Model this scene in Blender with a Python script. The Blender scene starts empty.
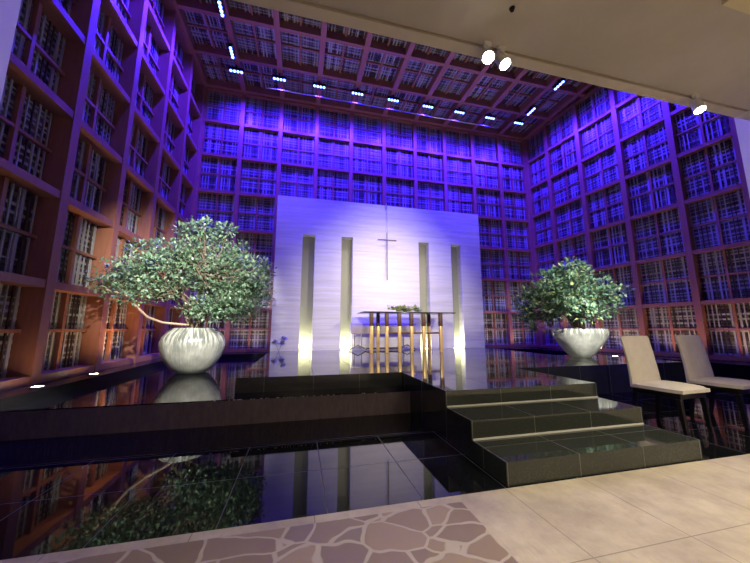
import bpy, bmesh, math, random
from mathutils import Vector, Matrix, noise

random.seed(11)
SC = bpy.context.scene
COL = SC.collection
R = math.radians

# ------------------------------------------------------------------ materials
def new_mat(name):
    m = bpy.data.materials.new(name); m.use_nodes = True
    return m, m.node_tree.nodes, m.node_tree.links, m.node_tree.nodes['Principled BSDF']

def plain(name, col, rough=.5, metal=0., spec=.5, coat=0., emis=None, estr=0., ior=1.5):
    m, n, l, b = new_mat(name)
    b.inputs['Base Color'].default_value = (*col, 1)
    b.inputs['Roughness'].default_value = rough
    b.inputs['Metallic'].default_value = metal
    b.inputs['Specular IOR Level'].default_value = spec
    b.inputs['Coat Weight'].default_value = coat
    b.inputs['IOR'].default_value = ior
    if emis:
        b.inputs['Emission Color'].default_value = (*emis, 1)
        b.inputs['Emission Strength'].default_value = estr
    return m

def mathn(n, l, op, a, b=None, c=None):
    x = n.new('ShaderNodeMath'); x.operation = op
    for i, v in enumerate((a, b, c)):
        if v is None: continue
        if isinstance(v, (int, float)): x.inputs[i].default_value = v
        else: l.new(v, x.inputs[i])
    return x.outputs[0]

def mixc(n, l, fac, a, b):
    x = n.new('ShaderNodeMix'); x.data_type = 'RGBA'
    if isinstance(fac, (int, float)): x.inputs[0].default_value = fac
    else: l.new(fac, x.inputs[0])
    for i, v in ((6, a), (7, b)):
        if isinstance(v, tuple): x.inputs[i].default_value = (*v, 1)
        else: l.new(v, x.inputs[i])
    return x.outputs[2]

def noise_tex(n, l, vec, scale, detail=4, rough=.6):
    t = n.new('ShaderNodeTexNoise'); t.inputs['Scale'].default_value = scale
    t.inputs['Detail'].default_value = detail; t.inputs['Roughness'].default_value = rough
    if vec is not None: l.new(vec, t.inputs['Vector'])
    return t.outputs['Fac']

def mapr(n, l, v, a, b, c, d):
    x = n.new('ShaderNodeMapRange')
    l.new(v, x.inputs[0])
    for i, q in enumerate((a, b, c, d)): x.inputs[i + 1].default_value = q
    return x.outputs[0]

def position(n, l):
    g = n.new('ShaderNodeNewGeometry'); s = n.new('ShaderNodeSeparateXYZ'); l.new(g.outputs['Position'], s.inputs[0])
    sn = n.new('ShaderNodeSeparateXYZ'); l.new(g.outputs['Normal'], sn.inputs[0])
    return g, s, sn

def scaled(n, l, vec, sc):
    mp = n.new('ShaderNodeMapping'); l.new(vec, mp.inputs[0]); mp.inputs['Scale'].default_value = sc
    return mp.outputs[0]

def bump(n, l, b, h, strength, dist):
    x = n.new('ShaderNodeBump'); l.new(h, x.inputs['Height'])
    x.inputs['Strength'].default_value = strength; x.inputs['Distance'].default_value = dist
    l.new(x.outputs[0], b.inputs['Normal'])

def joint(n, l, v, x0, step, half):
    f = mathn(n, l, 'FRACT', mathn(n, l, 'DIVIDE', mathn(n, l, 'SUBTRACT', v, x0 - 50 * step), step))
    d = mathn(n, l, 'ABSOLUTE', mathn(n, l, 'SUBTRACT', f, .5))
    return mathn(n, l, 'GREATER_THAN', d, .5 - half / step)

def granite(name, x0, y0, step, base=(.038, .044, .036), line=(.12, .12, .11), rough=.045, half=.0035, ior=1.55):
    m, n, l, b = new_mat(name)
    g, s, sn = position(n, l)
    ax = mathn(n, l, 'LESS_THAN', mathn(n, l, 'ABSOLUTE', sn.outputs[0]), .5)
    ay = mathn(n, l, 'LESS_THAN', mathn(n, l, 'ABSOLUTE', sn.outputs[1]), .5)
    jx = mathn(n, l, 'MULTIPLY', joint(n, l, s.outputs[0], x0, step, half), ax)
    jy = mathn(n, l, 'MULTIPLY', joint(n, l, s.outputs[1], y0, step, half), ay)
    j = mathn(n, l, 'MAXIMUM', jx, jy)
    sp = noise_tex(n, l, g.outputs['Position'], 90, 2)
    c = mixc(n, l, mapr(n, l, sp, .45, .8, 0, 1), base, tuple(1.7 * q for q in base))
    l.new(mixc(n, l, j, c, line), b.inputs['Base Color'])
    l.new(mapr(n, l, j, 0, 1, rough, .5), b.inputs['Roughness'])
    b.inputs['IOR'].default_value = ior
    return m

def wood_mat():
    m, n, l, b = new_mat('stained_timber')
    tc = n.new('ShaderNodeTexCoord')
    v = scaled(n, l, tc.outputs['Object'], (9, 9, 1.2))
    f = noise_tex(n, l, v, 2.5, 6, .6)
    l.new(mixc(n, l, f, (.22, .085, .050), (.38, .158, .09)), b.inputs['Base Color'])
    b.inputs['Roughness'].default_value = .42
    return m

def back_mat():
    # pale frosted glazing behind the lattice, faint plaid weave of its own
    m, n, l, b = new_mat('frosted_backing')
    tc = n.new('ShaderNodeTexCoord')
    f1 = noise_tex(n, l, scaled(n, l, tc.outputs['Object'], (14, 14, .7)), 1, 2)
    f2 = noise_tex(n, l, scaled(n, l, tc.outputs['Object'], (.7, .7, 14)), 1, 2)
    s = mathn(n, l, 'MULTIPLY', mapr(n, l, f1, .3, .7, .25, 1), mapr(n, l, f2, .3, .7, .4, 1))
    l.new(mixc(n, l, s, (.02, .018, .02), (.26, .255, .25)), b.inputs['Base Color'])
    b.inputs['Roughness'].default_value = .3
    return m

def travertine():
    m, n, l, b = new_mat('cream_stone_and_flagstones')
    g, s, sn = position(n, l)
    P = g.outputs['Position']
    f = noise_tex(n, l, P, 3.0, 7, .68)
    f2 = noise_tex(n, l, scaled(n, l, P, (30, 6, 1)), 1, 3)
    cream = mixc(n, l, mapr(n, l, f, .35, .65, 0, 1), (.47, .40, .30), (.70, .62, .48))
    cream = mixc(n, l, mapr(n, l, f2, .55, .75, 0, .35), cream, (.40, .33, .25))
    # slab joints
    jx = joint(n, l, s.outputs[0], 1.36, .62, .003)
    jy = joint(n, l, s.outputs[1], 1.30, 1.24, .003)
    cream = mixc(n, l, mathn(n, l, 'MULTIPLY', mathn(n, l, 'MAXIMUM', jx, jy), .65), cream, (.20, .16, .11))
    # crazy paving in the aisle
    wv = n.new('ShaderNodeTexNoise'); wv.inputs['Scale'].default_value = 3; l.new(P, wv.inputs['Vector'])
    add = n.new('ShaderNodeVectorMath'); add.operation = 'MULTIPLY_ADD'
    l.new(wv.outputs['Color'], add.inputs[0]); add.inputs[1].default_value = (.20, .20, 0); l.new(P, add.inputs[2])
    vs = scaled(n, l, add.outputs[0], (4.4, 6.6, 0))
    ve = n.new('ShaderNodeTexVoronoi'); ve.feature = 'DISTANCE_TO_EDGE'; ve.inputs['Scale'].default_value = 1; l.new(vs, ve.inputs['Vector'])
    vc = n.new('ShaderNodeTexVoronoi'); vc.feature = 'F1'; vc.inputs['Scale'].default_value = 1; l.new(vs, vc.inputs['Vector'])
    sc_ = n.new('ShaderNodeSeparateXYZ'); l.new(vc.outputs['Color'], sc_.inputs[0])
    st = mixc(n, l, sc_.outputs[0], (.27, .19, .125), (.43, .32, .20))
    st = mixc(n, l, mapr(n, l, sc_.outputs[1], .6, .9, 0, .7), st, (.24, .19, .18))
    st = mixc(n, l, mapr(n, l, f, .3, .7, 0, .35), st, (.42, .35, .28))
    edge = mapr(n, l, ve.outputs['Distance'], .03, .055, 0, 1)
    flag = mixc(n, l, edge, (.58, .51, .41), st)
    inreg = mathn(n, l, 'MULTIPLY', mathn(n, l, 'LESS_THAN', s.outputs[0], 1.0), mathn(n, l, 'LESS_THAN', s.outputs[1], 1.865))
    l.new(mixc(n, l, inreg, cream, flag), b.inputs['Base Color'])
    l.new(mapr(n, l, f, .3, .7, .32, .5), b.inputs['Roughness'])
    hh = mathn(n, l, 'MULTIPLY', edge, inreg)
    bump(n, l, b, hh, .25, .01)
    return m

def panel_mat():
    m, n, l, b = new_mat('white_layered_stone')
    tc = n.new('ShaderNodeTexCoord')
    f = noise_tex(n, l, scaled(n, l, tc.outputs['Object'], (.6, .6, 11)), 1, 4, .55)
    l.new(mixc(n, l, mapr(n, l, f, .35, .65, 0, 1), (.66, .655, .66), (.78, .775, .77)), b.inputs['Base Color'])
    b.inputs['Roughness'].default_value = .55
    bump(n, l, b, f, .35, .02)
    return m

def vase_mat():
    m, n, l, b = new_mat('streaked_glaze')
    tc = n.new('ShaderNodeTexCoord'); s = n.new('ShaderNodeSeparateXYZ'); l.new(tc.outputs['Object'], s.inputs[0])
    a = mathn(n, l, 'ARCTAN2', s.outputs[1], s.outputs[0])
    cx = n.new('ShaderNodeCombineXYZ')
    l.new(mathn(n, l, 'MULTIPLY', mathn(n, l, 'COSINE', a), 7), cx.inputs[0])
    l.new(mathn(n, l, 'MULTIPLY', mathn(n, l, 'SINE', a), 7), cx.inputs[1])
    l.new(mathn(n, l, 'MULTIPLY', s.outputs[2], 2.2), cx.inputs[2])
    f = noise_tex(n, l, cx.outputs[0], 1.6, 3, .6)
    up = mapr(n, l, s.outputs[2], .30, .60, 0, 1)
    k = mathn(n, l, 'MULTIPLY', mapr(n, l, f, .40, .54, 0, 1), up)
    g = noise_tex(n, l, tc.outputs['Object'], 5, 4)
    c = mixc(n, l, mapr(n, l, g, .35, .65, 0, 1), (.42, .43, .37), (.66, .66, .58))
    l.new(mixc(n, l, mathn(n, l, 'MULTIPLY', k, .85), c, (.09, .10, .09)), b.inputs['Base Color'])
    b.inputs['Roughness'].default_value = .22
    bump(n, l, b, f, .35, .02)
    return m

def leaf_mat(name, c1, c2, c3):
    m, n, l, b = new_mat(name)
    g = n.new('ShaderNodeNewGeometry')
    r = g.outputs['Random Per Island']
    c = mixc(n, l, mapr(n, l, r, 0, .6, 0, 1), c1, c2)
    l.new(mixc(n, l, mapr(n, l, r, .75, 1, 0, 1), c, c3), b.inputs['Base Color'])
    b.inputs['Roughness'].default_value = .45
    return m

def rough_wet():
    m, n, l, b = new_mat('wet_brown_stone')
    g, s, sn = position(n, l)
    f = noise_tex(n, l, scaled(n, l, g.outputs['Position'], (1, 1, .35)), 22, 5, .65)
    l.new(mixc(n, l, f, (.08, .060, .052), (.25, .195, .17)), b.inputs['Base Color'])
    b.inputs['Roughness'].default_value = .35
    bump(n, l, b, f, .6, .02)
    return m

def water_mat(name, strength, sc):
    m, n, l, b = new_mat(name)
    g = n.new('ShaderNodeNewGeometry')
    f = noise_tex(n, l, g.outputs['Position'], sc, 2)
    b.inputs['Base Color'].default_value = (.006, .007, .009, 1)
    b.inputs['Roughness'].default_value = .02
    b.inputs['IOR'].default_value = 1.45
    bump(n, l, b, f, strength, .02)
    return m

def fabric(name, c1, c2):
    m, n, l, b = new_mat(name)
    tc = n.new('ShaderNodeTexCoord')
    f = noise_tex(n, l, tc.outputs['Object'], 14, 5, .6)
    f2 = noise_tex(n, l, tc.outputs['Object'], 300, 2)
    l.new(mixc(n, l, f, c1, c2), b.inputs['Base Color'])
    b.inputs['Roughness'].default_value = .85
    bump(n, l, b, f2, .2, .003)
    return m

def plaster(name, c1, c2, rough=.8):
    m, n, l, b = new_mat(name)
    g = n.new('ShaderNodeNewGeometry')
    f = noise_tex(n, l, g.outputs['Position'], 1.4, 5, .6)
    l.new(mixc(n, l, mapr(n, l, f, .35, .65, 0, 1), c1, c2), b.inputs['Base Color'])
    b.inputs['Roughness'].default_value = rough
    return m

WOOD = wood_mat(); BACK = back_mat()
LATT = plain('pale_lattice', (.36, .355, .35), .35)
LATD = plain('dark_lattice', (.06, .035, .03), .45)
GRAN = granite('black_granite_stage', 1.40, 2.82, .60)
GFLR = granite('black_granite_floor', 1.37, 2.50, .587, base=(.006, .0065, .008), line=(.09, .09, .095), rough=.03, ior=1.42)
CURB = plain('black_curb_stone', (.006, .006, .007), .25)
SEAL = plain('pale_sealant', (.75, .75, .66), .6)
STONE = travertine(); PANEL = panel_mat(); NICHE = plain('niche_lining', (.34, .36, .30), .6)
VASE = vase_mat(); WETW = rough_wet()
WATER = water_mat('still_water', .06, 9)
LIP = water_mat('spilling_water', .5, 60)
LEAF = leaf_mat('bluish_green_leaves', (.09, .17, .10), (.20, .32, .19), (.36, .46, .30))
LEAF2 = leaf_mat('yellow_green_leaves', (.05, .12, .08), (.16, .28, .17), (.36, .42, .16))
BARK = plain('grey_bark', (.20, .15, .11), .8)
BARE = plain('pale_branch', (.55, .40, .28), .7)
SOIL = plain('dark_soil', (.03, .022, .016), .9)
BRASS = plain('gilded_wood', (.72, .50, .20), .32, .3)
DKWD = plain('dark_brown_wood', (.10, .045, .022), .4)
GLASST = plain('smoked_table_top', (.05, .05, .045), .12)
CHROME = plain('brushed_steel', (.55, .55, .58), .25, 1.)
CROSSM = plain('bronze_cross', (.20, .15, .09), .4, .3)
LAV = fabric('lavender_cloth', (.46, .40, .46), (.56, .50, .56))
CREAM = fabric('cream_upholstery', (.60, .55, .45), (.74, .69, .60))
BLKW = plain('black_lacquer', (.008, .007, .008), .35)
BLKM = plain('black_metal', (.012, .012, .014), .4, .5)
WHTM = plain('white_enamel', (.72, .70, .65), .45)
PLAS = plaster('beige_ceiling_plaster', (.48, .43, .37), (.55, .50, .44))
TRIMM = plaster('light_beige_trim', (.60, .53, .43), (.66, .59, .49))
COVE = plaster('yellow_cove', (.66, .58, .36), (.70, .62, .40))
WHITEP = plaster('white_pier_paint', (.70, .68, .68), (.76, .74, .74))
DARKW = plain('dark_void_paint', (.03, .025, .025), .8)
LEDL = plain('blue_led_lens', (.5, .6, 1), .3, emis=(.12, .22, 1), estr=9)
WARML = plain('warm_lamp_lens', (1, .95, .8), .3, emis=(1, .92, .72), estr=60)
WARML2 = plain('warm_uplight_lens', (1, .9, .7), .3, emis=(1, .8, .5), estr=40)
FLOWW = plain('white_petals', (.85, .84, .66), .6)
FLOWG = plain('fresh_leaves', (.30, .38, .14), .6)
SPRIG = plain('dried_grey_petals', (.30, .29, .33), .7)

# ------------------------------------------------------------------ geometry helpers
class MB:
    def __init__(s): s.v = []; s.f = []; s.m = []; s.sm = []
    def add(s, vs, fs, mi=0, smooth=False):
        b = len(s.v); s.v += [tuple(v) for v in vs]
        for f in fs: s.f.append(tuple(b + i for i in f)); s.m.append(mi); s.sm.append(smooth)
    def box(s, x0, x1, y0, y1, z0, z1, mi=0):
        v = [(x, y, z) for z in (z0, z1) for y in (y0, y1) for x in (x0, x1)]
        s.add(v, [(0, 2, 3, 1), (4, 5, 7, 6), (0, 1, 5, 4), (2, 6, 7, 3), (0, 4, 6, 2), (1, 3, 7, 5)], mi)
    def bbox(s, x0, x1, y0, y1, z0, z1, bev, mi=0, seg=3):
        bm = bmesh.new(); bmesh.ops.create_cube(bm, size=1)
        for v in bm.verts:
            v.co = Vector(((x0 + x1) / 2 + v.co.x * (x1 - x0), (y0 + y1) / 2 + v.co.y * (y1 - y0), (z0 + z1) / 2 + v.co.z * (z1 - z0)))
        bmesh.ops.bevel(bm, geom=bm.edges[:], offset=bev, segments=seg, profile=.5, affect='EDGES')
        s.bm(bm, mi, True)
    def bm(s, bm, mi=0, smooth=False):
        bm.verts.index_update()
        s.add([v.co[:] for v in bm.verts], [tuple(v.index for v in f.verts) for f in bm.faces], mi, smooth); bm.free()
    def lathe(s, prof, n=48, mi=0, c=(0, 0, 0), wob=None):
        vs, fs = [], []
        for k, (r, z) in enumerate(prof):
            for i in range(n):
                a = 2 * math.pi * i / n
                q = r * (wob(a, z) if wob else 1)
                vs.append((c[0] + q * math.cos(a), c[1] + q * math.sin(a), c[2] + z))
        for k in range(len(prof) - 1):
            for i in range(n):
                j = (i + 1) % n
                fs.append((k * n + i, k * n + j, (k + 1) * n + j, (k + 1) * n + i))
        fs.append(tuple(range(n))[::-1]); L = (len(prof) - 1) * n; fs.append(tuple(L + i for i in range(n)))
        s.add(vs, fs, mi, True)
    def tube(s, pts, rad, n=8, mi=0, smooth=True):
        pts = [Vector(p) for p in pts]
        rad = rad if isinstance(rad, (list, tuple)) else [rad] * len(pts)
        vs, fs = [], []
        up = Vector((0, 0, 1))
        for i, p in enumerate(pts):
            d = (pts[min(i + 1, len(pts) - 1)] - pts[max(i - 1, 0)]).normalized()
            a = d.cross(up if abs(d.z) < .95 else Vector((1, 0, 0))).normalized(); b = a.cross(d)
            for k in range(n):
                t = 2 * math.pi * k / n
                vs.append(p + (a * math.cos(t) + b * math.sin(t)) * rad[i])
        for i in range(len(pts) - 1):
            for k in range(n):
                j = (k + 1) % n
                fs.append((i * n + k, i * n + j, (i + 1) * n + j, (i + 1) * n + k))
        fs.append(tuple(range(n))); L = (len(pts) - 1) * n; fs.append(tuple(L + k for k in range(n))[::-1])
        s.add(vs, fs, mi, smooth)
    def mesh(s, name, mats):
        me = bpy.data.meshes.new(name); me.from_pydata(s.v, [], s.f)
        for m in (mats if isinstance(mats, (list, tuple)) else [mats]): me.materials.append(m)
        me.polygons.foreach_set('material_index', s.m); me.polygons.foreach_set('use_smooth', s.sm)
        me.update()
        bm = bmesh.new(); bm.from_mesh(me); bmesh.ops.recalc_face_normals(bm, faces=bm.faces[:]); bm.to_mesh(me); bm.free()
        if any(s.sm): me.set_sharp_from_angle(angle=R(40))
        return me

def obj(name, mesh, mats=None, parent=None, loc=None, rot=None):
    me = mesh.mesh(name, mats) if isinstance(mesh, MB) else mesh
    o = bpy.data.objects.new(name, me); COL.objects.link(o)
    if parent: o.parent = parent
    if loc: o.location = loc
    if rot: o.rotation_euler = rot
    return o

def empty(name, loc=(0, 0, 0), rz=0):
    o = bpy.data.objects.new(name, None); COL.objects.link(o); o.location = loc; o.rotation_euler = (0, 0, rz)
    o.empty_display_size = .2
    return o

def tag(o, label=None, cat=None, group=None, kind=None):
    if label: o['label'] = label
    if cat: o['category'] = cat
    if group: o['group'] = group
    if kind: o['kind'] = kind
    return o

def copy_tree(o, parent=None):
    c = o.copy(); COL.objects.link(c)
    if parent: c.parent = parent
    for ch in list(o.children): copy_tree(ch, c)
    return c

def bx(name, dims, mat, parent=None):
    m = MB(); m.box(*dims); return obj(name, m, mat, parent)

# ------------------------------------------------------------------ camera
cam = bpy.data.cameras.new('camera'); co = bpy.data.objects.new('camera', cam); COL.objects.link(co)
cam.sensor_fit = 'HORIZONTAL'; cam.sensor_width = 36; cam.lens = 36 * 304.97 / 750; cam.clip_start = .05
co.location = (0, 0, 1.05); co.rotation_euler = (R(90 + 8.689), 0, R(-13.765))
SC.camera = co

# ------------------------------------------------------------------ the coffered lattice walls
YB, XL, XR, ZC = 9.4, -3.08, 8.37, 8.42
ROWS = [.43, 1.60, 2.77, 3.92, 5.07, 6.22, 7.33, ZC]
ROWS_R = [.42, 1.62, 2.80, 4.03, 5.22, 6.36, 7.42, ZC]
DEPTH = .30                     # how deep each coffer is

def lattice_mesh(seed):
    rnd = random.Random(seed); m = MB()
    for k in range(13):
        w = rnd.choice((.014, .022, .040)); x = (k + .5 + rnd.uniform(-.22, .22)) / 13 - .5
        m.box(x - w / 2, x + w / 2, .225, .240, -.5, .5, mi=1 if rnd.random() < .35 else 0)
    for k in range(12):
        w = rnd.choice((.012, .020, .034)); z = (k + .5 + rnd.uniform(-.2, .2)) / 12 - .5
        m.box(-.5, .5, .241, .256, z - w / 2, z + w / 2, mi=1 if rnd.random() < .35 else 0)
    return m.mesh('lattice_panel', [LATT, LATD])
LATT_ME = [lattice_mesh(s) for s in range(4)]
def mull_mesh():
    m = MB(); m.box(-.024, .024, .17, .222, -.5, .5); m.box(-.5, -.024, .175, .221, -.02, .02); m.box(.024, .5, .175, .221, -.02, .02)
    return m.mesh('mullion', WOOD)
MULL_ME = mull_mesh()

def screen(root, us, zs, origin, rot, pw=.14, rw=.10, skip=lambda i, j: False, dep=DEPTH):
    """posts at us (local X), rails at zs (local Z); local +Y runs into the wall; all children of root"""
    M = Matrix.Translation(origin) @ rot.to_4x4()
    def put(o, loc): o.matrix_local = M @ Matrix.Translation(loc)
    zl, zh = zs[0], zs[-1]
    pm = MB(); pm.box(-pw / 2, pw / 2, 0, dep, zl - rw / 2, zh + rw / 2); pme = pm.mesh('post', WOOD)
    for u in us: o = obj('post', pme, parent=root); put(o, (u, 0, 0))
    for z in zs:
        m = MB()
        for a, b in zip(us[:-1], us[1:]): m.box(a + pw / 2, b - pw / 2, .012, dep, z - rw / 2, z + rw / 2)
        o = obj('rail', m, WOOD, root); put(o, (0, 0, 0))
    k = 0
    for i, (a, b) in enumerate(zip(us[:-1], us[1:])):
        for j, (c, d) in enumerate(zip(zs[:-1], zs[1:])):
            if skip(i, j): continue
            k += 1
            loc = ((a + b) / 2, 0, (c + d) / 2)
            S = Matrix.Diagonal(((b - a - pw), dep / DEPTH, (d - c - rw), 1))
            o = obj('lattice_panel', LATT_ME[(i * 5 + j * 3) % 4], parent=root); o.matrix_local = M @ Matrix.Translation(loc) @ S
            q = obj('mullion', MULL_ME, parent=o)

I3 = Matrix.Identity(3)
US_B = [XL + .0, -1.97, -.81, .33, 1.48, 2.63, 3.78, 4.93, 6.08, 7.23, XR]
SHAL = .17
wb = bx('wall_back', (XL - .5, XR + .6, YB + SHAL, YB + SHAL + .2, 0, ZC + .6), BACK); tag(wb, kind='structure')
screen(wb, US_B, ROWS, Vector((0, YB, 0)), I3, pw=.12, rw=.085, skip=lambda i, j: 3 <= i <= 6 and j <= 2, dep=SHAL)

wl = bx('wall_left', (XL - DEPTH - .2, XL - DEPTH, 1.0, YB + .3, 0, ZC + .6), BACK); tag(wl, kind='structure')
# local X runs along +Y, local Y runs along -X
RL = Matrix(((0, -1, 0), (1, 0, 0), (0, 0, 1)))
screen(wl, [2.32, 3.51, 4.70, 5.89, 7.09, 8.28, YB - .07], ROWS, Vector((XL, 0, 0)), RL)

A = R(6)
wr = MB(); 
RRm = Matrix(((math.sin(A), math.cos(A), 0), (-math.cos(A), math.sin(A), 0), (0, 0, 1)))   # local X towards camera, local Y into wall
org = Vector((XR, YB, 0))
def rw_pt(u, n, z): return org + RRm @ Vector((u, n, z))
vs = [rw_pt(u, n, z) for z in (0, ZC + .6) for n in (SHAL, SHAL + .2) for u in (-.4, 8.2)]
wr.add(vs, [(0, 2, 3, 1), (4, 5, 7, 6), (0, 1, 5, 4), (2, 6, 7, 3), (0, 4, 6, 2), (1, 3, 7, 5)])
wr = obj('wall_right', wr, BACK); tag(wr, kind='structure')
screen(wr, [.07, .95, 2.09, 3.23, 4.39, 5.46, 6.64, 7.8], ROWS_R, org, RRm, pw=.125, rw=.09, dep=SHAL)

# chapel ceiling, coffered the same way (local Z runs along Y)
ce = bx('ceiling', (XL - .5, XR + 1.6, 1.7, YB + .5, ZC + DEPTH, ZC + DEPTH + .2), BACK); tag(ce, kind='structure')
RC = Matrix(((1, 0, 0), (0, 0, 1), (0, 1, 0)))
screen(ce, US_B[:-1] + [XR, XR + .8], [2.35, 3.5, 4.65, 5.8, 6.95, 8.15, YB - .05], Vector((0, 0, ZC)), RC)

# ------------------------------------------------------------------ floors, hall ceiling, portal
fl = bx('floor', (-5.5, 8.5, -4, 1.935, -.2, .0), STONE); tag(fl, kind='structure')
gf = bx('floor_granite', (XL - .3, 9.5, 1.935, YB + .3, -.2, 0), GFLR); tag(gf, kind='structure')
SOF = 3.32
cf = MB(); cf.box(-5.5, 8.5, -4, 1.885, SOF, SOF + .3)
cf = obj('ceiling_hall', cf, PLAS); tag(cf, kind='structure')
t = bx('trim_1', (-5.5, 8.5, 1.90, 1.99, SOF - .012, SOF + .3), TRIMM); tag(t, kind='structure')
t = bx('trim_2', (-5.5, 8.5, 1.885, 1.90, SOF + .06, SOF + .3), BLKM); tag(t, kind='structure')
wf = MB(); wf.box(XL - .3, 9.6, 1.92, 2.0, SOF + .3, ZC + .6); wf.box(-5.5, -1.67, 1.45, 1.99, 0, SOF - .012); wf.box(4.50, 8.5, 1.45, 1.99, 0, SOF - .012)
wf = obj('wall_front', wf, WHITEP); tag(wf, kind='structure')
cv = MB(); cv.box(2.80, 4.5, -1.5, 1.19, SOF - .03, SOF - .002); cv = obj('trim_3', cv, COVE); tag(cv, kind='structure')

wre = bx('wall_rear', (-5.5, 8.5, -4.2, -4.0, 0, SOF + .3), WHITEP); tag(wre, kind='structure')
# curbs under the lattice walls
cb = MB(); cb.box(XL + .0, XL + .34, 1.99, YB, .0, .38); cb = obj('baseboard_left', cb, CURB); tag(cb, kind='structure')
cb = MB(); cb.box(XL + .34, -.73, 8.75, YB, .0, .38); cb.box(5.62, 7.9, 8.75, YB, 0, .38); cb = obj('baseboard_back', cb, CURB); tag(cb, kind='structure')
cb = MB()
vs = [rw_pt(u, n, z) for z in (0, .36) for n in (-.75, .02) for u in (.55, 7.0)]
cb.add(vs, [(0, 2, 3, 1), (4, 5, 7, 6), (0, 1, 5, 4), (2, 6, 7, 3), (0, 4, 6, 2), (1, 3, 7, 5)])
cb = obj('baseboard_right', cb, CURB); tag(cb, kind='structure')

# ------------------------------------------------------------------ stage
st = empty('altar_stage', (2.4, 5.5, 0)); tag(st, 'polished black granite altar stage with three front steps', 'stage')
def on(parent, name, mb, mats, off=None):
    o = obj(name, mb, mats, parent)
    o.location = -parent.location if parent.parent is None else (0, 0, 0)
    return o
m = MB(); m.box(-.73, 5.62, 5.85, 9.25, 0, .45); m.box(-.73, 4.95, 4.13, 5.85, 0, .45); m.box(1.39, 3.21, 2.82, 4.13, 0, .45)
on(st, 'platform', m, [GRAN])
m = MB(); m.box(1.39, 3.21, 2.375, 2.819, 0, .30); s1 = on(st, 'step', m, [GRAN])
m = MB(); m.box(1.39, 3.21, 1.95, 2.374, 0, .15); s2 = on(st, 'step', m, [GRAN])
m = MB(); m.box(1.40, 3.20, 2.808, 2.819, .30, .312); on(s1, 'sealant_line', m, [SEAL])
m = MB(); m.box(1.40, 3.20, 2.363, 2.374, .15, .162); on(s2, 'sealant_line', m, [SEAL])
pl = bx('stone_plinth', (4.96, 6.75, 4.13, 5.84, 0, .452), GRAN); tag(pl, 'black stone plinth under the right-hand bowl of the small tree', 'plinth')

wbsn = empty('water_basin', (-.7, 3.9, 0)); tag(wbsn, 'raised water basin with wet brown stone front left of the steps', 'water basin')
m = MB(); m.box(XL + .345, 1.385, 3.80, 4.0, 0, .262); on(wbsn, 'front_wall', m, [WETW])
m = MB(); m.box(XL + .345, 1.385, 3.795, 4.125, .262, .272); m.box(XL + .345, -.735, 4.125, 8.74, .262, .272); on(wbsn, 'water', m, [WATER])
m = MB()
for k in range(46):
    x = random.choice((random.uniform(-.7, .1), random.uniform(-.9, 1.2))); w = random.uniform(.006, .016)
    m.box(x, x + w, 3.787, 3.80, .264, .269 + random.uniform(0, .002))
o = on(wbsn, 'spill_sparkles', m, [SEAL]); o['kind'] = 'stuff'  # pale bits as water sparkles, the glints put into their colour
m = MB(); m.box(XL + .345, 1.385, 3.12, 3.794, .0, .004); on(wbsn, 'lower_pool', m, [WATER])
m = MB(); m.box(XL + .345, 1.385, 3.10, 3.119, .0, .006); on(wbsn, 'pool_edge', m, [CURB])

# ------------------------------------------------------------------ white altar wall with four niches
PX0, PX1, PY, PZ0, PZ1 = -.72, 5.57, 8.50, .452, 4.74
NX = [(0.0, .34), (1.09, 1.42), (3.46, 3.79), (4.54, 4.88)]; NZ = 3.66; ND = .26
aw = empty('altar_wall', (2.43, 8.6, PZ0)); tag(aw, 'freestanding white layered stone wall with four tall lit slots behind altar', 'feature wall')
m = MB()
xs = [PX0] + [q for ab in NX for q in ab] + [PX1]
for i in range(0, len(xs), 2): m.box(xs[i], xs[i + 1], PY, PY + ND, PZ0, NZ)
m.box(PX0, PX1, PY, PY + ND, NZ, PZ1)
on(aw, 'wall_slab', m, [PANEL])
for a, b in NX:
    m = MB(); m.box(a, b, PY + ND + .001, PY + ND + .03, PZ0, NZ)
    nb = on(aw, 'niche_back', m, [NICHE])
    m = MB(); m.box(a + .06, b - .06, PY + .13, PY + .20, PZ0, PZ0 + .015); on(nb, 'niche_lamp', m, [WARML2])

cr = empty('cross', (2.42, 8.38, 2.3)); tag(cr, 'slender dark bronze cross hanging before the white wall', 'cross')
m = MB(); m.bbox(2.408, 2.432, 8.37, 8.395, 2.42, 3.84, .004); on(cr, 'upright', m, CROSSM)
m = MB(); m.bbox(2.14, 2.407, 8.37, 8.395, 3.605, 3.635, .004); m.bbox(2.433, 2.71, 8.37, 8.395, 3.605, 3.635, .004); on(cr, 'crossbar', m, CROSSM)
m = MB(); m.tube([(2.42, 8.385, 3.84), (2.42, 8.385, 4.76)], .006, 6); m.box(2.40, 2.44, 8.375, 8.56, 4.742, 4.765); on(cr, 'hanger', m, CHROME)

# ------------------------------------------------------------------ altar table and what is on it
TY = 7.35
tb = empty('altar_table', (2.72, TY, .45)); tag(tb, 'long altar table with dark thin top on gilded tapering legs', 'table')
m = MB(); m.bbox(1.50, 3.95, TY - .08, TY + .78, 1.425, 1.455, .006); on(tb, 'table_top', m, GLASST)
def leg(x, y):
    m = MB()
    m.bbox(x - .040, x + .040, y - .035, y + .035, .452, 1.10, .008); lg = on(tb, 'leg', m, BRASS)
    m = MB(); m.bbox(x - .045, x + .045, y - .045, y + .045, 1.101, 1.424, .012); o = on(lg, 'leg_cap', m, DKWD); o['label'] = 'dark upper block of the leg'
    return lg
lx = [1.71, 2.10, 2.43, 2.75, 3.08, 3.55]
for x in lx: leg(x, TY)
for x in (2.05, 3.52): leg(x, TY + .68)
m = MB()
for a, b in zip([2.10, 2.43, 2.75, 3.08], [2.43, 2.75, 3.08, 3.55]): m.bbox(a + .05, b - .05, TY - .02, TY + .02, .905, .95, .006)
on(tb, 'stretcher', m, DKWD)

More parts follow.
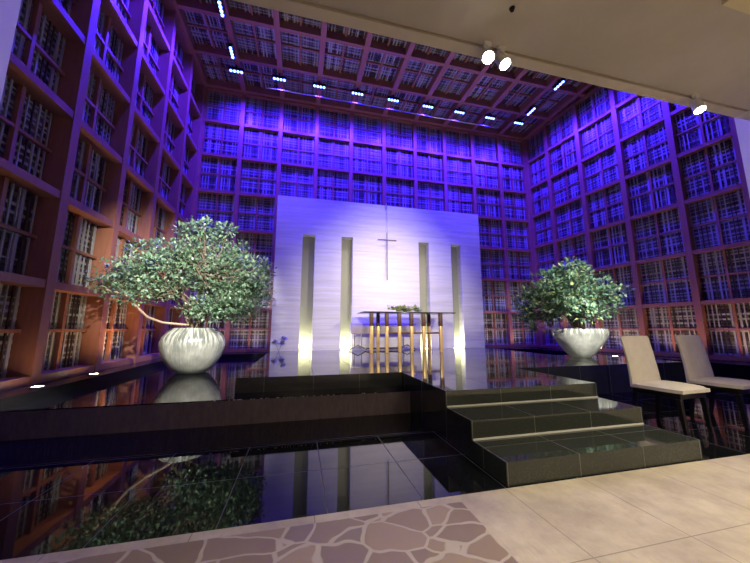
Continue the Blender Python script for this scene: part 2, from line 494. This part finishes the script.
cs = empty('console_bench', (2.3, 8.15, .45)); tag(cs, 'low lavender cloth covered bench on steel legs behind the altar table', 'bench')
m = MB(); m.bbox(1.36, 3.22, 8.22, 8.44, .885, 1.185, .03); on(cs, 'cover', m, LAV)
for x in (1.56, 2.97):
    m = MB(); m.tube([(x - .10, 8.33, .884), (x - .10, 8.33, .54)], .016, 8); m.tube([(x + .10, 8.33, .884), (x + .10, 8.33, .54)], .016, 8)
    m.tube([(x - .24, 8.33, .475), (x - .10, 8.33, .54), (x, 8.33, .585), (x + .10, 8.33, .54), (x + .24, 8.33, .475)], .018, 8)
    on(cs, 'leg', m, CHROME)
m = MB(); m.tube([(1.80, 8.33, .50), (2.73, 8.33, .50)], .02, 8); on(cs, 'stretcher', m, DKWD)

def rosette(m, c, r, n, mi, tilt=.5):
    for k in range(n):
        a = random.uniform(0, 6.28); e = random.uniform(.1, 1.3)
        d = Vector((math.cos(a) * math.cos(e), math.sin(a) * math.cos(e), math.sin(e)))
        s_ = d.cross(Vector((0, 0, 1))).normalized() * r * .35; up = d.cross(s_).normalized() * r * .12
        c_ = Vector(c)
        m.add([c_, c_ + d * r * .55 + s_ + up, c_ + d * r, c_ + d * r * .55 - s_ + up], [(0, 1, 2, 3)], mi)
fa = empty('flower_arrangement', (2.8, TY + .3, 1.457)); tag(fa, 'low spray of white flowers and greenery on the altar table', 'flowers')
m = MB()
for k in range(34): rosette(m, (2.73 + random.gauss(0, .20), TY + .3 + random.uniform(-.08, .08), 1.50 + random.uniform(-.03, .05)), random.uniform(.07, .15), 8, 0)
on(fa, 'greenery', m, [FLOWG])
m = MB()
for k in range(30): rosette(m, (2.74 + random.gauss(0, .17), TY + .3 + random.uniform(-.08, .06), 1.56 + random.uniform(-.03, .05)), .065, 14, 0)
on(fa, 'blossoms', m, [FLOWW])
m = MB()
for k in range(20):
    a = random.choice((0, math.pi)) + random.gauss(0, .4); L = random.uniform(.2, .5)
    m.tube([(2.73, TY + .3, 1.47), (2.73 + L * .5 * math.cos(a), TY + .3 + .2 * math.sin(a) * L, 1.55), (2.73 + L * math.cos(a), TY + .3 + .3 * L * math.sin(a), 1.55 + random.uniform(-.05, .06))], .006, 5)
on(fa, 'stems', m, [FLOWG])

fs = empty('dried_flower_sprig', (-.48, 8.40, .45)); tag(fs, 'small grey dried flower sprig at the left foot of the white wall', 'flowers')
m = MB()
m.tube([(-.50, 8.40, .452), (-.55, 8.40, .58), (-.60, 8.40, .68)], .007, 5); m.tube([(-.50, 8.40, .452), (-.44, 8.40, .62), (-.38, 8.40, .78)], .007, 5); on(fs, 'stems', m, SPRIG)
m = MB()
for c in ((-.60, 8.40, .66), (-.38, 8.40, .76), (-.42, 8.40, .64)):
    rosette(m, c, .11, 12, 0)
on(fs, 'blossoms', m, SPRIG)

# ------------------------------------------------------------------ bowls and trees
def bowl(name, loc, prof, label, group):
    b = empty(name, loc); tag(b, label, 'planter', group)
    m = MB(); m.lathe(prof, 64, wob=lambda a, z: 1 + .012 * math.sin(9 * a + 5 * z) * min(1, z * 2)); obj('bowl', m, VASE, b)
    m = MB()
    rr, zz = prof[-1]
    m.lathe([(rr * .9, zz - .03), (rr * .75, zz + .005), (rr * .3, zz + .03), (.03, zz + .035)], 32); obj('soil', m, SOIL, b)
    return b
profL = [(.20, 0), (.26, .02), (.36, .12), (.455, .27), (.505, .42), (.515, .52), (.49, .62), (.43, .70), (.36, .755), (.34, .78), (.33, .77), (.33, .70)]
profR = [(.17, 0), (.20, .02), (.27, .09), (.38, .22), (.465, .36), (.505, .47), (.51, .54), (.49, .585), (.475, .59), (.46, .57), (.45, .54)]
LV = (-1.82, 6.15, .274); RV = (5.72, 5.30, .453)
bowl('planter_bowl', LV, profL, 'round white bowl with dark streaked shoulder standing in the left water basin', None)
bowl('planter_bowl', RV, profR, 'wide white bowl on the black plinth beside the cream chairs', None)

def tree(name, label, base, z0, lobes, nl, lmat, size, seed, bare=None):
    rnd = random.Random(seed)
    root = empty(name, (base[0], base[1], z0)); tag(root, label, 'tree')
    b0 = Vector((base[0], base[1], z0))
    tips = []
    for (cx, cy, cz, rx, ry, rz, n) in lobes:
        for k in range(n):
            while True:
                p = Vector((rnd.uniform(-1, 1), rnd.uniform(-1, 1), rnd.uniform(-1, 1)))
                if .25 < p.length < 1: break
            tips.append((Vector((cx + p.x * rx, cy + p.y * ry, cz + p.z * rz)), min(rx, rz)))
    m = MB()
    stems = []
    for k in range(7):
        a = 2 * math.pi * k / 7 + rnd.uniform(-.3, .3); r = rnd.uniform(.35, .6)
        e = b0 + Vector((math.cos(a) * r, math.sin(a) * r * .8, rnd.uniform(.55, .95)))
        mid = b0 + (e - b0) * .5 + Vector((rnd.uniform(-.08, .08), rnd.uniform(-.08, .08), .05))
        s0 = b0 + Vector((math.cos(a) * .09, math.sin(a) * .09, 0))
        m.tube([s0, mid, e], [.034, .024, .016], 7); stems.append((mid, e))
    for t_, r_ in tips:
        mid, e = min(stems, key=lambda q: (q[1] - t_).length)
        s = mid.lerp(e, rnd.uniform(.3, 1))
        c = s.lerp(t_, .5) + Vector((rnd.uniform(-.06, .06), rnd.uniform(-.06, .06), -.05))
        m.tube([s, c, t_], [.012, .009, .004], 5)
    on(root, 'trunk', m, [BARK])
    m = MB()
    for t_, r_ in tips:
        pr = rnd.uniform(.13, .22)
        for k in range(nl):
            d = Vector((rnd.gauss(0, 1), rnd.gauss(0, 1), rnd.gauss(0, 1))).normalized()
            p = t_ + Vector((d.x * pr * 1.25, d.y * pr * 1.25, d.z * pr * .65)) * rnd.uniform(.35, 1.1)
            if p.x < XL + .10: continue
            o = (d + Vector((rnd.uniform(-.7, .7), rnd.uniform(-.7, .7), rnd.uniform(-.3, .6)))).normalized()
            L = size * rnd.uniform(.6, 1.3)
            s = o.cross(Vector((rnd.uniform(-.5, .5), rnd.uniform(-.5, .5), 1))).normalized() * L * .32
            up = s.cross(o).normalized() * L * .10
            m.add([p, p + o * L * .5 + s + up, p + o * L, p + o * L * .5 - s + up], [(0, 1, 2), (0, 2, 3)])
    on(root, 'foliage', m, [lmat])
    if bare:
        m = MB(); m.tube(bare, [.020, .019, .018, .017, .016, .013, .010][:len(bare)], 7); o = on(root, 'bare_branch', m, [BARE]); o['label'] = 'pale bare branch curving out to the left'
    return root
tree('potted_tree', 'broad spreading green tree growing from the streaked bowl in the water basin', (LV[0], LV[1]), LV[2] + .80,
     [(-1.62, 6.10, 2.36, .68, .55, .66, 60), (-1.15, 5.9, 1.42, .42, .35, .26, 18), (-.98, 6.1, 2.05, .45, .4, .45, 22), (-2.25, 5.75, 2.02, .58, .5, .46, 50), (-1.15, 6.15, 1.85, .52, .5, .42, 32), (-2.55, 5.35, 1.72, .32, .3, .26, 16), (-.82, 6.2, 1.75, .22, .3, .25, 10), (-1.45, 5.85, 1.45, .45, .35, .2, 16)],
     70, LEAF, .066, 3,
     bare=[(-1.90, 6.05, 1.10), (-2.02, 5.80, 1.12), (-2.14, 5.60, 1.14), (-2.28, 5.42, 1.22), (-2.40, 5.30, 1.38), (-2.50, 5.20, 1.54), (-2.72, 5.15, 1.60)])
tree('potted_tree', 'leafy green tree with yellowish patch growing from the bowl on the plinth', (RV[0], RV[1]), RV[2] + .60,
     [(5.65, 5.35, 1.98, .70, .6, .44, 48), (5.0, 5.45, 1.55, .52, .5, .42, 38), (6.25, 5.25, 1.78, .40, .5, .42, 26), (5.5, 5.0, 1.5, .6, .4, .26, 24)],
     62, LEAF2, .085, 8)

# ------------------------------------------------------------------ chairs
def chair(loc, rz, label):
    c = empty('dining_chair', loc, rz); tag(c, label, 'chair', 'cream upholstered chairs beside the steps')
    # faces local -Y
    m = MB()
    bm = bmesh.new(); bmesh.ops.create_grid(bm, x_segments=12, y_segments=12, size=.5)
    top = bm.faces[:]
    for v in bm.verts:
        x, y = v.co.x, v.co.y
        ex = 1 - (abs(x) * 2) ** 4; ey = 1 - (abs(y) * 2) ** 4
        v.co = Vector((x * .48 * (1 - .10 * max(0, -y * 2) ** 2), y * .43 - .005, .438 + .034 * math.sqrt(max(0, ex * ey)) ))
    g = bmesh.ops.extrude_face_region(bm, geom=top)
    for v in [q for q in g['geom'] if isinstance(q, bmesh.types.BMVert)]:
        v.co.z = .405
    m.bm(bm, 0, True); obj('seat', m, CREAM, c)
    m = MB()
    prof = []   # side profile (y, z) front and back
    N = 16; W = 13
    vs, fs = [], []
    for side in (0, 1):
        for i in range(N + 1):
            t = i / N; z = .40 + t * .56
            y = .19 + .035 * t + .045 * t * t
            th = .075 - .025 * t
            yy = y if side == 0 else y + th
            if i == N: z -= 0; 
            for k in range(W + 1):
                u = k / W - .5
                w = .47 - .02 * math.sin(t * 3.0)
                bul = .018 * (1 - (2 * u) ** 2) * (-1 if side == 0 else .4)
                edge = (.5 * th if abs(u) > .49 else 0) * (1 if side == 0 else -1) * .7
                zt = z - (.015 * (abs(2 * u)) ** 6 if i == N else 0)
                vs.append((u * w, yy + bul + edge, zt))
    S = (N + 1) * (W + 1); q = lambda s, i, k: s * S + i * (W + 1) + k
    for i in range(N):
        for k in range(W):
            fs.append((q(0, i, k), q(0, i, k + 1), q(0, i + 1, k + 1), q(0, i + 1, k)))
            fs.append((q(1, i, k), q(1, i + 1, k), q(1, i + 1, k + 1), q(1, i, k + 1)))
        fs.append((q(0, i, 0), q(0, i + 1, 0), q(1, i + 1, 0), q(1, i, 0))); fs.append((q(0, i, W), q(1, i, W), q(1, i + 1, W), q(0, i + 1, W)))
    for k in range(W):
        fs.append((q(0, 0, k), q(1, 0, k), q(1, 0, k + 1), q(0, 0, k + 1))); fs.append((q(0, N, k), q(0, N, k + 1), q(1, N, k + 1), q(1, N, k)))
    m.add(vs, fs, 0, True); bk = obj('backrest', m, CREAM, c)
    m = MB(); m.bbox(-.205, .205, -.19, .25, .345, .404, .01); obj('seat_frame', m, BLKW, c)
    for sx in (-1, 1):
        for sy in (-1, 1):
            m = MB(); x = sx * .19; y = -.165 if sy < 0 else .22; k = .02 if sy < 0 else -.05
            vs = [(x + a * .022, y + b * .022, .345) for a, b in ((-1, -1), (1, -1), (1, 1), (-1, 1))] + [(x + a * .013, y - k + b * .013, 0) for a, b in ((-1, -1), (1, -1), (1, 1), (-1, 1))]
            m.add(vs, [(0, 1, 2, 3), (7, 6, 5, 4), (0, 4, 5, 1), (1, 5, 6, 2), (2, 6, 7, 3), (3, 7, 4, 0)]); obj('leg', m, BLKW, c)
    return c
chair((3.88, 2.55, 0), R(4), 'cream upholstered chair on black legs, directly beside the steps')
chair((4.80, 2.58, 0), R(4), 'cream upholstered chair partly cut off at the picture edge, behind the other chair')

# ------------------------------------------------------------------ light fittings
def light(kind, name, loc, aim, power, col, **k):
    d = bpy.data.lights.new(name, kind); d.energy = power; d.color = col
    for a, v in k.items(): setattr(d, a, v)
    o = bpy.data.objects.new(name, d); COL.objects.link(o); o.location = loc
    o.rotation_euler = (Vector(aim) - Vector(loc)).to_track_quat('-Z', 'Y').to_euler()
    return o

ORD = ['leftmost', 'second from left', 'third from left', 'fourth from left', 'fifth from left', 'sixth from left', 'seventh from left', 'eighth from left', 'rightmost']
BLUE = (.035, .010, 1.0)
def led_mesh():
    m = MB(); m.bbox(-.20, .20, -.05, .05, .03, .11, .01); return m.mesh('housing', BLKM)
HM = led_mesh()
STM = MB(); STM.box(-.02, .02, -.02, .02, .111, .22); STM = STM.mesh('bracket', BLKM)
def lens_mesh():
    m = MB(); m.lathe([(.030, .0), (.036, .012), (.036, .03)], 16); return m.mesh('lens', LEDL)
LM = lens_mesh()
def led_bar(x, y, rz, label):
    o = empty('ceiling_led_light', (x, y, ZC - .20), rz); tag(o, label, 'ceiling light', 'blue LED wash lights under the lattice ceiling')
    obj('bracket', STM, parent=o); hs = obj('housing', HM, parent=o)
    for k in range(4): obj('lens', LM, parent=hs, loc=(-.14 + .0933 * k, 0, 0))
    return o
for k, x in enumerate([-2.0, -.83, .32, 1.49, 2.65, 3.84, 4.98, 6.15, 7.30]):
    led_bar(x, 8.36, 0, 'blue LED ceiling bar along the back wall, %s of nine' % ORD[k])
    light('SPOT', 'led_spot', (x, 8.36, ZC - .26), (x, 9.35, 6.6), 1300, BLUE, spot_size=R(122), spot_blend=1, shadow_soft_size=.08)
    light('SPOT', 'led_spot', (x, 8.1, ZC - .26), (x, 8.5, 4.6), 620, BLUE, spot_size=R(62), spot_blend=1, shadow_soft_size=.08)
for k, y in enumerate((7.75, 6.60)):
    led_bar(-2.0, y, R(90), ('blue LED ceiling bar near the left wall, second out from the corner', 'blue LED ceiling bar near the left wall, cut by the top picture edge')[k])
    led_bar(7.30, y, R(90), ('blue LED ceiling bar near the right wall, close to the far corner', 'blue LED ceiling bar near the right wall, just above the beige ceiling edge')[k])
for y in (7.75, 6.60, 5.4):
    light('SPOT', 'led_spot', (-2.0, y, ZC - .26), (XL - .3, y, 6.4), 1700, BLUE, spot_size=R(112), spot_blend=1, shadow_soft_size=.08)
    light('SPOT', 'led_spot', (7.3, y, ZC - .26), (XR + .3, y, 6.2), 1500, BLUE, spot_size=R(116), spot_blend=1, shadow_soft_size=.08)

cr_ = empty('curtain_rail', (2.5, 8.62, 8.2)); tag(cr_, 'thin steel rail running under the lattice ceiling before back wall', 'rail')
m = MB(); m.tube([(-1.2, 8.62, 8.12), (6.6, 8.62, 8.12)], .025, 8); on(cr_, 'tube', m, CHROME)
for x in (-1.0, 1.48, 3.78, 6.08): m = MB(); m.tube([(x, 8.62, 8.145), (x, 8.62, ZC + .02)], .012, 6); on(cr_, 'hanger', m, CHROME)

def track_spot(x, y, aim, label, big=1.):
    o = empty('track_spotlight', (x, y, SOF)); tag(o, label, 'spotlight', 'white track spotlights at the beige ceiling edge')
    m = MB(); m.box(-.03, .03, -.015, .015, -.035, .0); m.tube([(0, 0, -.035), (0, 0, -.09)], .010, 8); obj('stem', m, WHTM, o)
    d = (Vector(aim) - Vector((x, y, SOF - .12))).normalized()
    M = d.to_track_quat('Z', 'Y').to_euler()
    m = MB(); m.lathe([(.035, -.06), (.042, -.05), (.045, .05), (.047, .065)], 24); h = obj('can', m, WHTM, o, (0, 0, -.12), M)
    m = MB(); m.lathe([(.042, .066), (.034, .070), (.01, .072)], 24); obj('lens', m, WARML, h)
    return Vector((x, y, SOF - .12)) + d * .10, d
WARM = (1, .90, .70)
p, d = track_spot(1.385, 1.86, (.6, .7, 1.3), 'bright track spotlight glaring at the viewer, left of the near pair')
light('SPOT', 'track_beam', p, p + d, 60, WARM, spot_size=R(80), spot_blend=.9, shadow_soft_size=.04)
p, d = track_spot(1.52, 1.87, (1.9, .5, 0), 'smaller looking track spotlight, right of the near pair')
light('SPOT', 'track_beam', p, p + d, 60, WARM, spot_size=R(70), spot_blend=.9, shadow_soft_size=.04)
p, d = track_spot(3.70, 1.86, (3.3, 1.0, 0), 'white track spotlight hanging alone near the right pier')
light('SPOT', 'track_beam', p, p + d, 60, WARM, spot_size=R(80), spot_blend=.9, shadow_soft_size=.04)
sp = MB(); sp.lathe([(.020, 0), (.018, -.008), (.007, -.010), (.007, -.02), (.013, -.022)], 20)
sp = obj('ceiling_sprinkler', sp, BLKM, loc=(1.40, 1.58, SOF)); tag(sp, 'tiny dark sprinkler head in the beige ceiling', 'sprinkler')

def uplight(x, y, z, label):
    o = empty('recessed_uplight', (x, y, z)); tag(o, label, 'uplight', 'recessed uplights along the walls')
    m = MB(); m.lathe([(.075, .0), (.075, .006), (.055, .010), (.050, .004)], 28); obj('bezel', m, CHROME, o)
    m = MB(); m.lathe([(.049, .004), (.049, .008), (.01, .009)], 24); obj('lens', m, WARML2, o)
AMB = (1, .60, .30)
for k, (x, y) in enumerate(((XL + .19, 4.45), (XL + .19, 5.45))):
    uplight(x, y, .381, ('round recessed uplight in the left curb, nearest the picture edge', 'round recessed uplight in the left curb, nearer the streaked bowl')[k])
uplight(6.55, 5.25, .453, 'round recessed uplight set in the plinth top just right of the bowl')
for y, e in ((4.45, 4), (5.45, 18), (6.3, 80), (7.4, 34), (8.6, 8)):
    light('SPOT', 'curb_uplight', (XL + .19, y, .41), (XL - .05, y, 1.7), e, AMB, spot_size=R(130), spot_blend=1, shadow_soft_size=.05)
for x in (-2.4, -1.3, 6.3, 7.4):
    light('SPOT', 'curb_uplight', (x, 8.95, .42), (x, 9.5, 2.2), 26, (1, .75, .62), spot_size=R(140), spot_blend=1, shadow_soft_size=.05)
for u in (1.6, 2.8, 4.0, 5.2):
    P = rw_pt(u, -.35, .40); Q = rw_pt(u, .1, 2.2)
    light('SPOT', 'curb_uplight', P, Q, 32, (1, .66, .42), spot_size=R(140), spot_blend=1, shadow_soft_size=.05)
for a, b in NX:
    light('AREA', 'niche_light', ((a + b) / 2, PY + .13, PZ0 + .03), ((a + b) / 2, PY + .16, 3.), 9, (1, .95, .55), size=.18)

# extra blue spots added by the side fixtures to tint the altar wall
for x, y, ax in ((-2.0, 6.6, 1.0), (-2.0, 7.6, .2), (7.3, 6.6, 3.9), (7.3, 7.6, 4.7)):
    light('SPOT', 'led_spot', (x, y, ZC - .26), (ax, 8.5, 4.7), 1000, BLUE, spot_size=R(58), spot_blend=1, shadow_soft_size=.08)
# beams from the hall track into the chapel (unseen spots, no fittings modelled)
light('SPOT', 'altar_beam', (2.5, 1.9, 3.2), (2.43, 8.5, 2.75), 800, (1, .82, .38), spot_size=R(30), spot_blend=1, shadow_soft_size=.05)
for x in (.4, 4.3):
    light('SPOT', 'altar_wash', (x, 2.06, 3.12), (2.43, 8.5, .8), 760, (1, .87, .68), spot_size=R(66), spot_blend=1, shadow_soft_size=.25)
light('SPOT', 'altar_wash', (2.43, 4.9, ZC - .1), (2.43, 8.5, .7), 1000, (1, .87, .68), spot_size=R(52), spot_blend=1, shadow_soft_size=.1)  # added unseen ceiling spot, keeps the table shadow off the altar wall
light('SPOT', 'bowl_beam', (-.6, 1.9, 3.2), (-1.95, 6.0, 2.1), 2050, (1, .97, .88), spot_size=R(42), spot_blend=.8, shadow_soft_size=.05)
light('SPOT', 'bowl_beam', (4.2, 1.9, 3.2), (5.9, 5.3, 1.9), 1450, (1, .97, .88), spot_size=R(34), spot_blend=.8, shadow_soft_size=.05)
light('SPOT', 'bowl_beam', (-.3, 1.9, 3.2), (-1.85, 6.1, .55), 1400, (1, .98, .88), spot_size=R(16), spot_blend=.7, shadow_soft_size=.05)
light('SPOT', 'bowl_beam', (3.9, 1.9, 3.2), (5.72, 5.3, .75), 2000, (1, .98, .90), spot_size=R(18), spot_blend=.7, shadow_soft_size=.05)
# cross-washes: narrow blue spots added by the side fixtures to tint the portal piers
light('SPOT', 'led_spot', (7.2, 6.6, ZC - .26), (-1.67, 1.8, 2.9), 2600, (.16, .13, 1), spot_size=R(14), spot_blend=1, shadow_soft_size=.08)
light('SPOT', 'led_spot', (-1.9, 6.6, ZC - .26), (4.5, 1.8, 2.9), 2600, (.16, .13, 1), spot_size=R(14), spot_blend=1, shadow_soft_size=.08)
# soft fill spots added near the curbs to brighten the lattice ceiling
light('SPOT', 'curb_uplight', (-2.5, 7.2, .5), (2.2, 6.2, 8.4), 380, (1, .82, .78), spot_size=R(62), spot_blend=1, shadow_soft_size=.1)
light('SPOT', 'curb_uplight', (7.6, 7.2, .5), (3.2, 6.2, 8.4), 380, (1, .82, .78), spot_size=R(62), spot_blend=1, shadow_soft_size=.1)
# hall downlights
for x, y, e in ((2.9, .7, 235), (4.4, .5, 230), (1.2, -.2, 100), (-1.5, -1.5, 30), (2.5, -1.8, 110), (5.5, -1, 120), (0, -3.4, 110), (4, -3.4, 110)):
    light('SPOT', 'hall_downlight', (x, y, SOF - .04), (x, y, 0), e, (1, .86, .65), spot_size=R(130), spot_blend=.8, shadow_soft_size=.08)

# ------------------------------------------------------------------ world and view
w = bpy.data.worlds.new('dim_room_air'); SC.world = w; w.use_nodes = True
w.node_tree.nodes['Background'].inputs[0].default_value = (.55, .48, .45, 1)
w.node_tree.nodes['Background'].inputs[1].default_value = .05
vs_ = SC.view_settings
SC.display_settings.display_device = 'sRGB'
vs_.view_transform = 'Standard'; vs_.look = 'None'; vs_.gamma = 1; vs_.use_curve_mapping = False; vs_.exposure = 0.0
SC.cycles.use_denoising = True
SC.cycles.sample_clamp_indirect = 6
SC.cycles.max_bounces = 8
